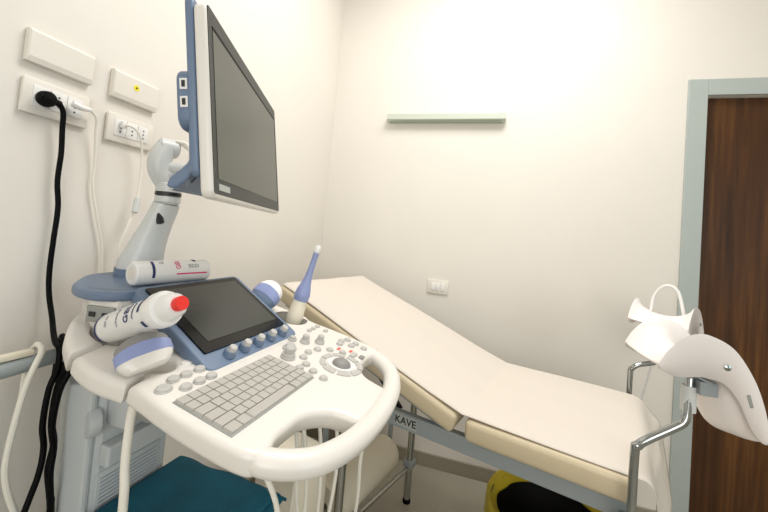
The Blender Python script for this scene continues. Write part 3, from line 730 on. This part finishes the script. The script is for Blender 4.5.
# paper sheet over the couch
def sheet(u, v):
    n = N0+.010+(N1+.006-N0-.010)*v
    s = u*1.66                                 # from head to hanging foot end
    wob = .0015*math.sin(9*s+4*v)+.001*math.sin(23*v+3*s)
    side = max(0, (v-.955)/.045); nearf = max(0, (.05-v)/.05)
    drop = .022*side**2+.004*nearf**2
    if s < .865:
        d = .865-s
        p = Vector((-.335-d*math.cos(ha), n, .768+d*math.sin(ha)))+Vector((math.sin(ha), 0, math.cos(ha)))*(.006+wob)
        bl = max(0, 1-d/.12); p.z = p.z+.004*bl
    elif s < 1.305:
        p = Vector((-.335+(s-.865), n, .7775+wob+.0015*max(0, 1-(s-.865)/.1)))
    else:
        t = s-1.305; a = min(1, t/.05)
        p = Vector((.105+.026*math.sin(a*math.pi/2)+.14*max(0, t-.03)+.072*v*min(1, t/.08)+.012*math.sin(11*v+2)*min(1, t*5), n-.22*max(0, t-.02)*(v-.3)*.8, .7775-.028*(1-math.cos(a*math.pi/2))-max(0, t-.03)*.96+wob))
        drop *= max(0, 1-t/.04)
    p.z -= drop
    return p
tag(MB(BF).grid(sheet, 150, 36).build('paper_sheet', M['paper'], solid=.0012, off=1), 'white paper sheet covering the couch and hanging over its foot end', 'paper sheet')

# ------------------------------------------------------------------ leg rests
E0 = [(.120, 1.066), (.137, 1.098), (.162, 1.126), (.185, 1.138), (.209, 1.137), (.246, 1.116), (.277, 1.066), (.295, 1.014), (.306, .958), (.306, .950), (.302, .944)]
B0 = [(.1195, 1.058), (.146, 1.047), (.170, 1.049), (.190, 1.053), (.204, 1.053), (.232, 1.046), (.257, 1.016), (.277, .968), (.291, .947), (.297, .942), (.303, .941)]
V0 = [(.123, 1.060), (.142, 1.074), (.165, 1.088), (.187, 1.092), (.204, 1.077), (.222, 1.036), (.234, .982), (.255, .936), (.282, .928), (.290, .932), (.299, .938)]
def leg_rest(F, label, wd, flip=1):
    """F: frame at the crest of the shell, x = thigh to calf, y = across, z up"""
    p = root('leg_rest', F.copy(), label, 'leg rest', 'leg rests clamped to the couch')
    cur = lambda P: [Vector(((q.x-.19)*(1.10 if q.x > .19 else 1.06), 0, (q.y-1.08)*1.04)) for q in spline([(a, c, 0) for a, c in P], 5)]
    Es, Bs, Vs = cur(E0), cur(B0), cur(V0)
    b = MB(F); rows = []
    for e, v in zip(Es, Vs):
        row = []
        for k in range(21):
            f = math.pi*k/20
            q = e+(v-e)*math.sin(f)**1.15; row.append(b.v((q.x, -math.cos(f)*wd/2*(1 if k in (0, 20) else .97), q.z)))
        rows.append(row)
    for A, Q in zip(rows, rows[1:]):
        for k in range(20): b.f([A[k], A[k+1], Q[k+1], Q[k]])
    for sd in (0, -1):
        y = -wd/2 if sd == 0 else wd/2
        low = [b.v((q.x, y, q.z)) for q in Bs]
        for i in range(len(rows)-1): b.f([rows[i][sd], rows[i+1][sd], low[i+1], low[i]])
    sh = b.build('shell', M['shell'], p, ang=60, solid=.005, off=0)
    MB(F).lathe([(.0065, 0), (.0065, .002), (.003, .0035)], (.050, -wd/2-.002, .000), (0, -1, 0), 12).build('bolt', M['chrome'], p)
    MB(F).box((.092, -wd/2-.0025, -.062), (.006, .0015, .026), Matrix.Rotation(R(-15), 3, 'Y')).build('slot', M['recess'], p, smooth=False)
    MB(F).box((.008, -wd*.25, -.034), (.075, .05, .005), Matrix.Rotation(R(20), 3, 'Y'), bev=.001).box((.032, -wd*.25, -.058), (.034, .05, .030), bev=.002).build('bracket', M['steel'], p, smooth=False)
    return p
WD = .175
FN = BF @ Matrix.Translation((.19, 1.035, 1.08)) @ Matrix.Rotation(R(18), 4, 'Z') @ Matrix.Translation((0, WD/2, 0))
l1 = leg_rest(FN, 'white leg rest on the near chrome post at the couch foot', WD)
MB(BF).tube([(.086, 1.035, .60), (.086, 1.035, .845), (.092, 1.036, .868), (.108, 1.04, .886), (.160, 1.058, .926), (.174, 1.063, .940), (.180, 1.068, .965), (.184, 1.078, 1.035)], .0094, 14, 6).build('post', M['chrome'], l1)
MB(BF).tube([(.182, 1.075, .962), (.183, 1.078, 1.018)], .0145, 14).build('post_sleeve', M['silver'], l1)
MB(BF).box((.086, 1.064, .655), (.04, .072, .045), bev=.004).build('clamp', M['chrome'], l1)
fa = R(66)
FFm = BF @ Matrix.Translation((.215, 1.755, 1.068)) @ Matrix.Rotation(fa, 4, 'Z')
l2 = leg_rest(FFm, 'white leg rest with strap loop on the far chrome post', .185)
MB(BF).tube([(.117, 1.735, .60), (.117, 1.735, .835), (.122, 1.737, .860), (.142, 1.743, .878), (.190, 1.76, .895), (.208, 1.775, .91), (.214, 1.785, .94), (.216, 1.79, 1.025)], .0094, 14, 6).build('post', M['chrome'], l2)
MB(BF).box((.117, 1.704, .655), (.04, .072, .045), bev=.004).build('clamp', M['chrome'], l2)
MB(FFm).tube([(.02, .050, .02), (.03, .045, .08), (.03, .01, .125), (.03, -.03, .11), (.02, -.055, .02)], .006, 10, 7).build('strap', M['white'], l2)
MB(BF).tube([(.20, 1.80, .99), (.19, 1.84, .85), (.16, 1.86, .65), (.17, 1.86, .45)], .005, 8, 6).build('hanging_strap', M['white'], l2)

# ------------------------------------------------------------------ bin under the couch foot
bc = Vector((.306, 1.459, 0))
bn = root('waste_bin', Matrix.Translation(bc), 'bin with yellow bag folded over the rim under the couch foot', 'bin')
def ring(rt, rb, z0, z1, name, m, th, wav=0, n=48):
    b = MB(); A = []
    for k in range(n+1):
        pass
    rows = []
    for j in range(9):
        t = j/8; z = z0+(z1-z0)*t; rr = rb+(rt-rb)*t
        rows.append([b.v((bc.x+(rr+wav*math.sin(k*1.7+t*3)*.5+wav*math.sin(k*.9)*t)*math.cos(2*math.pi*k/n), bc.y+(rr+wav*math.sin(k*1.7+t*3)*.5+wav*math.sin(k*.9)*t)*math.sin(2*math.pi*k/n), z)) for k in range(n)])
    for P, Q in zip(rows, rows[1:]):
        for k in range(n): b.f([P[k], P[(k+1) % n], Q[(k+1) % n], Q[k]])
    if name == 'bin_body': b.f(rows[0][::-1])
    return b.build(name, m, bn, solid=th, off=0)
ring(.208, .175, .004, .36, 'bin_body', M['blackbag'], .004)
ring(.231, .223, .375, .22, 'yellow_bag', M['yellow'], .002, .004)
ring(.186, .222, .3765, .335, 'yellow_bag_lip', M['yellow'], .002, .004)

# white box standing at the head of the couch
wb = root('plastic_bin', BF @ Matrix.Translation((-.905, .985, 0)), 'white plastic bin on the floor below the console handle', 'bin')
MB(BF).box((-.905, .985, .243), (.205, .17, .486), bev=.02, seg=3).build('bin_body', M['cream'], wb)
MB(BF).box((-.905, .985, .496), (.213, .18, .018), bev=.006).build('lid', M['cream'], wb)

# ------------------------------------------------------------------ camera
F_, PX, PY, ROLL, PITCH, YAW = 355., 384., 218.25, .0868, -.0445, R(15.8)
cam = bpy.data.cameras.new('camera'); co = bpy.data.objects.new('camera', cam); COL.objects.link(co); S.camera = co
cam.sensor_fit = 'HORIZONTAL'; cam.sensor_width = 36; cam.lens = 36*F_/768
cam.shift_x = -(PX-384)/768; cam.shift_y = (PY-256)/768
cam.clip_start = .02
fwd = Vector((-math.sin(YAW)*math.cos(PITCH), math.cos(YAW)*math.cos(PITCH), -math.sin(PITCH)))
rt = Vector((math.cos(YAW), math.sin(YAW), 0)); upv = rt.cross(fwd)
c_, s_ = math.cos(ROLL), math.sin(ROLL)
rx = rt*c_+upv*s_; ux = -rt*s_+upv*c_
Rm = Matrix((rx, ux, -fwd)).transposed()
co.matrix_world = Matrix.Translation((0, 0, 1.3)) @ Rm.to_4x4()

# ------------------------------------------------------------------ light
def area(name, loc, rot, sx, sy, power, rgb):
    l = bpy.data.lights.new(name, 'AREA'); l.shape = 'RECTANGLE'; l.size = sx; l.size_y = sy; l.energy = power; l.color = rgb
    o = bpy.data.objects.new(name, l); COL.objects.link(o); o.location = loc; o.rotation_euler = rot
    return o
area('ceiling_light', (.1, 1.1, ZC-.02), (0, 0, 0), .9, .9, 33, (1, .98, .95))
area('fill_light', (.55, YF+.06, 1.65), (R(-90), 0, R(180)), 1.5, 1.3, 22, (1, .985, .965))  # frontal fill from behind the camera; its window is made up
area('fill_light', (XR-.06, -.5, 1.5), (0, R(90), 0), 1.3, 1.2, 10, (.60, .86, 1))  # cool side fill, added to turn the lower left bluish; no known window
wd_ = bpy.data.worlds.new('world'); S.world = wd_; wd_.use_nodes = True
wd_.node_tree.nodes['Background'].inputs[0].default_value = (.9, .95, 1, 1); wd_.node_tree.nodes['Background'].inputs[1].default_value = .3
S.view_settings.view_transform = 'Standard'; S.view_settings.look = 'None'; S.view_settings.gamma = 1; S.view_settings.exposure = .13
S.view_settings.use_curve_mapping = False
S.cycles.max_bounces = 10; S.cycles.diffuse_bounces = 6
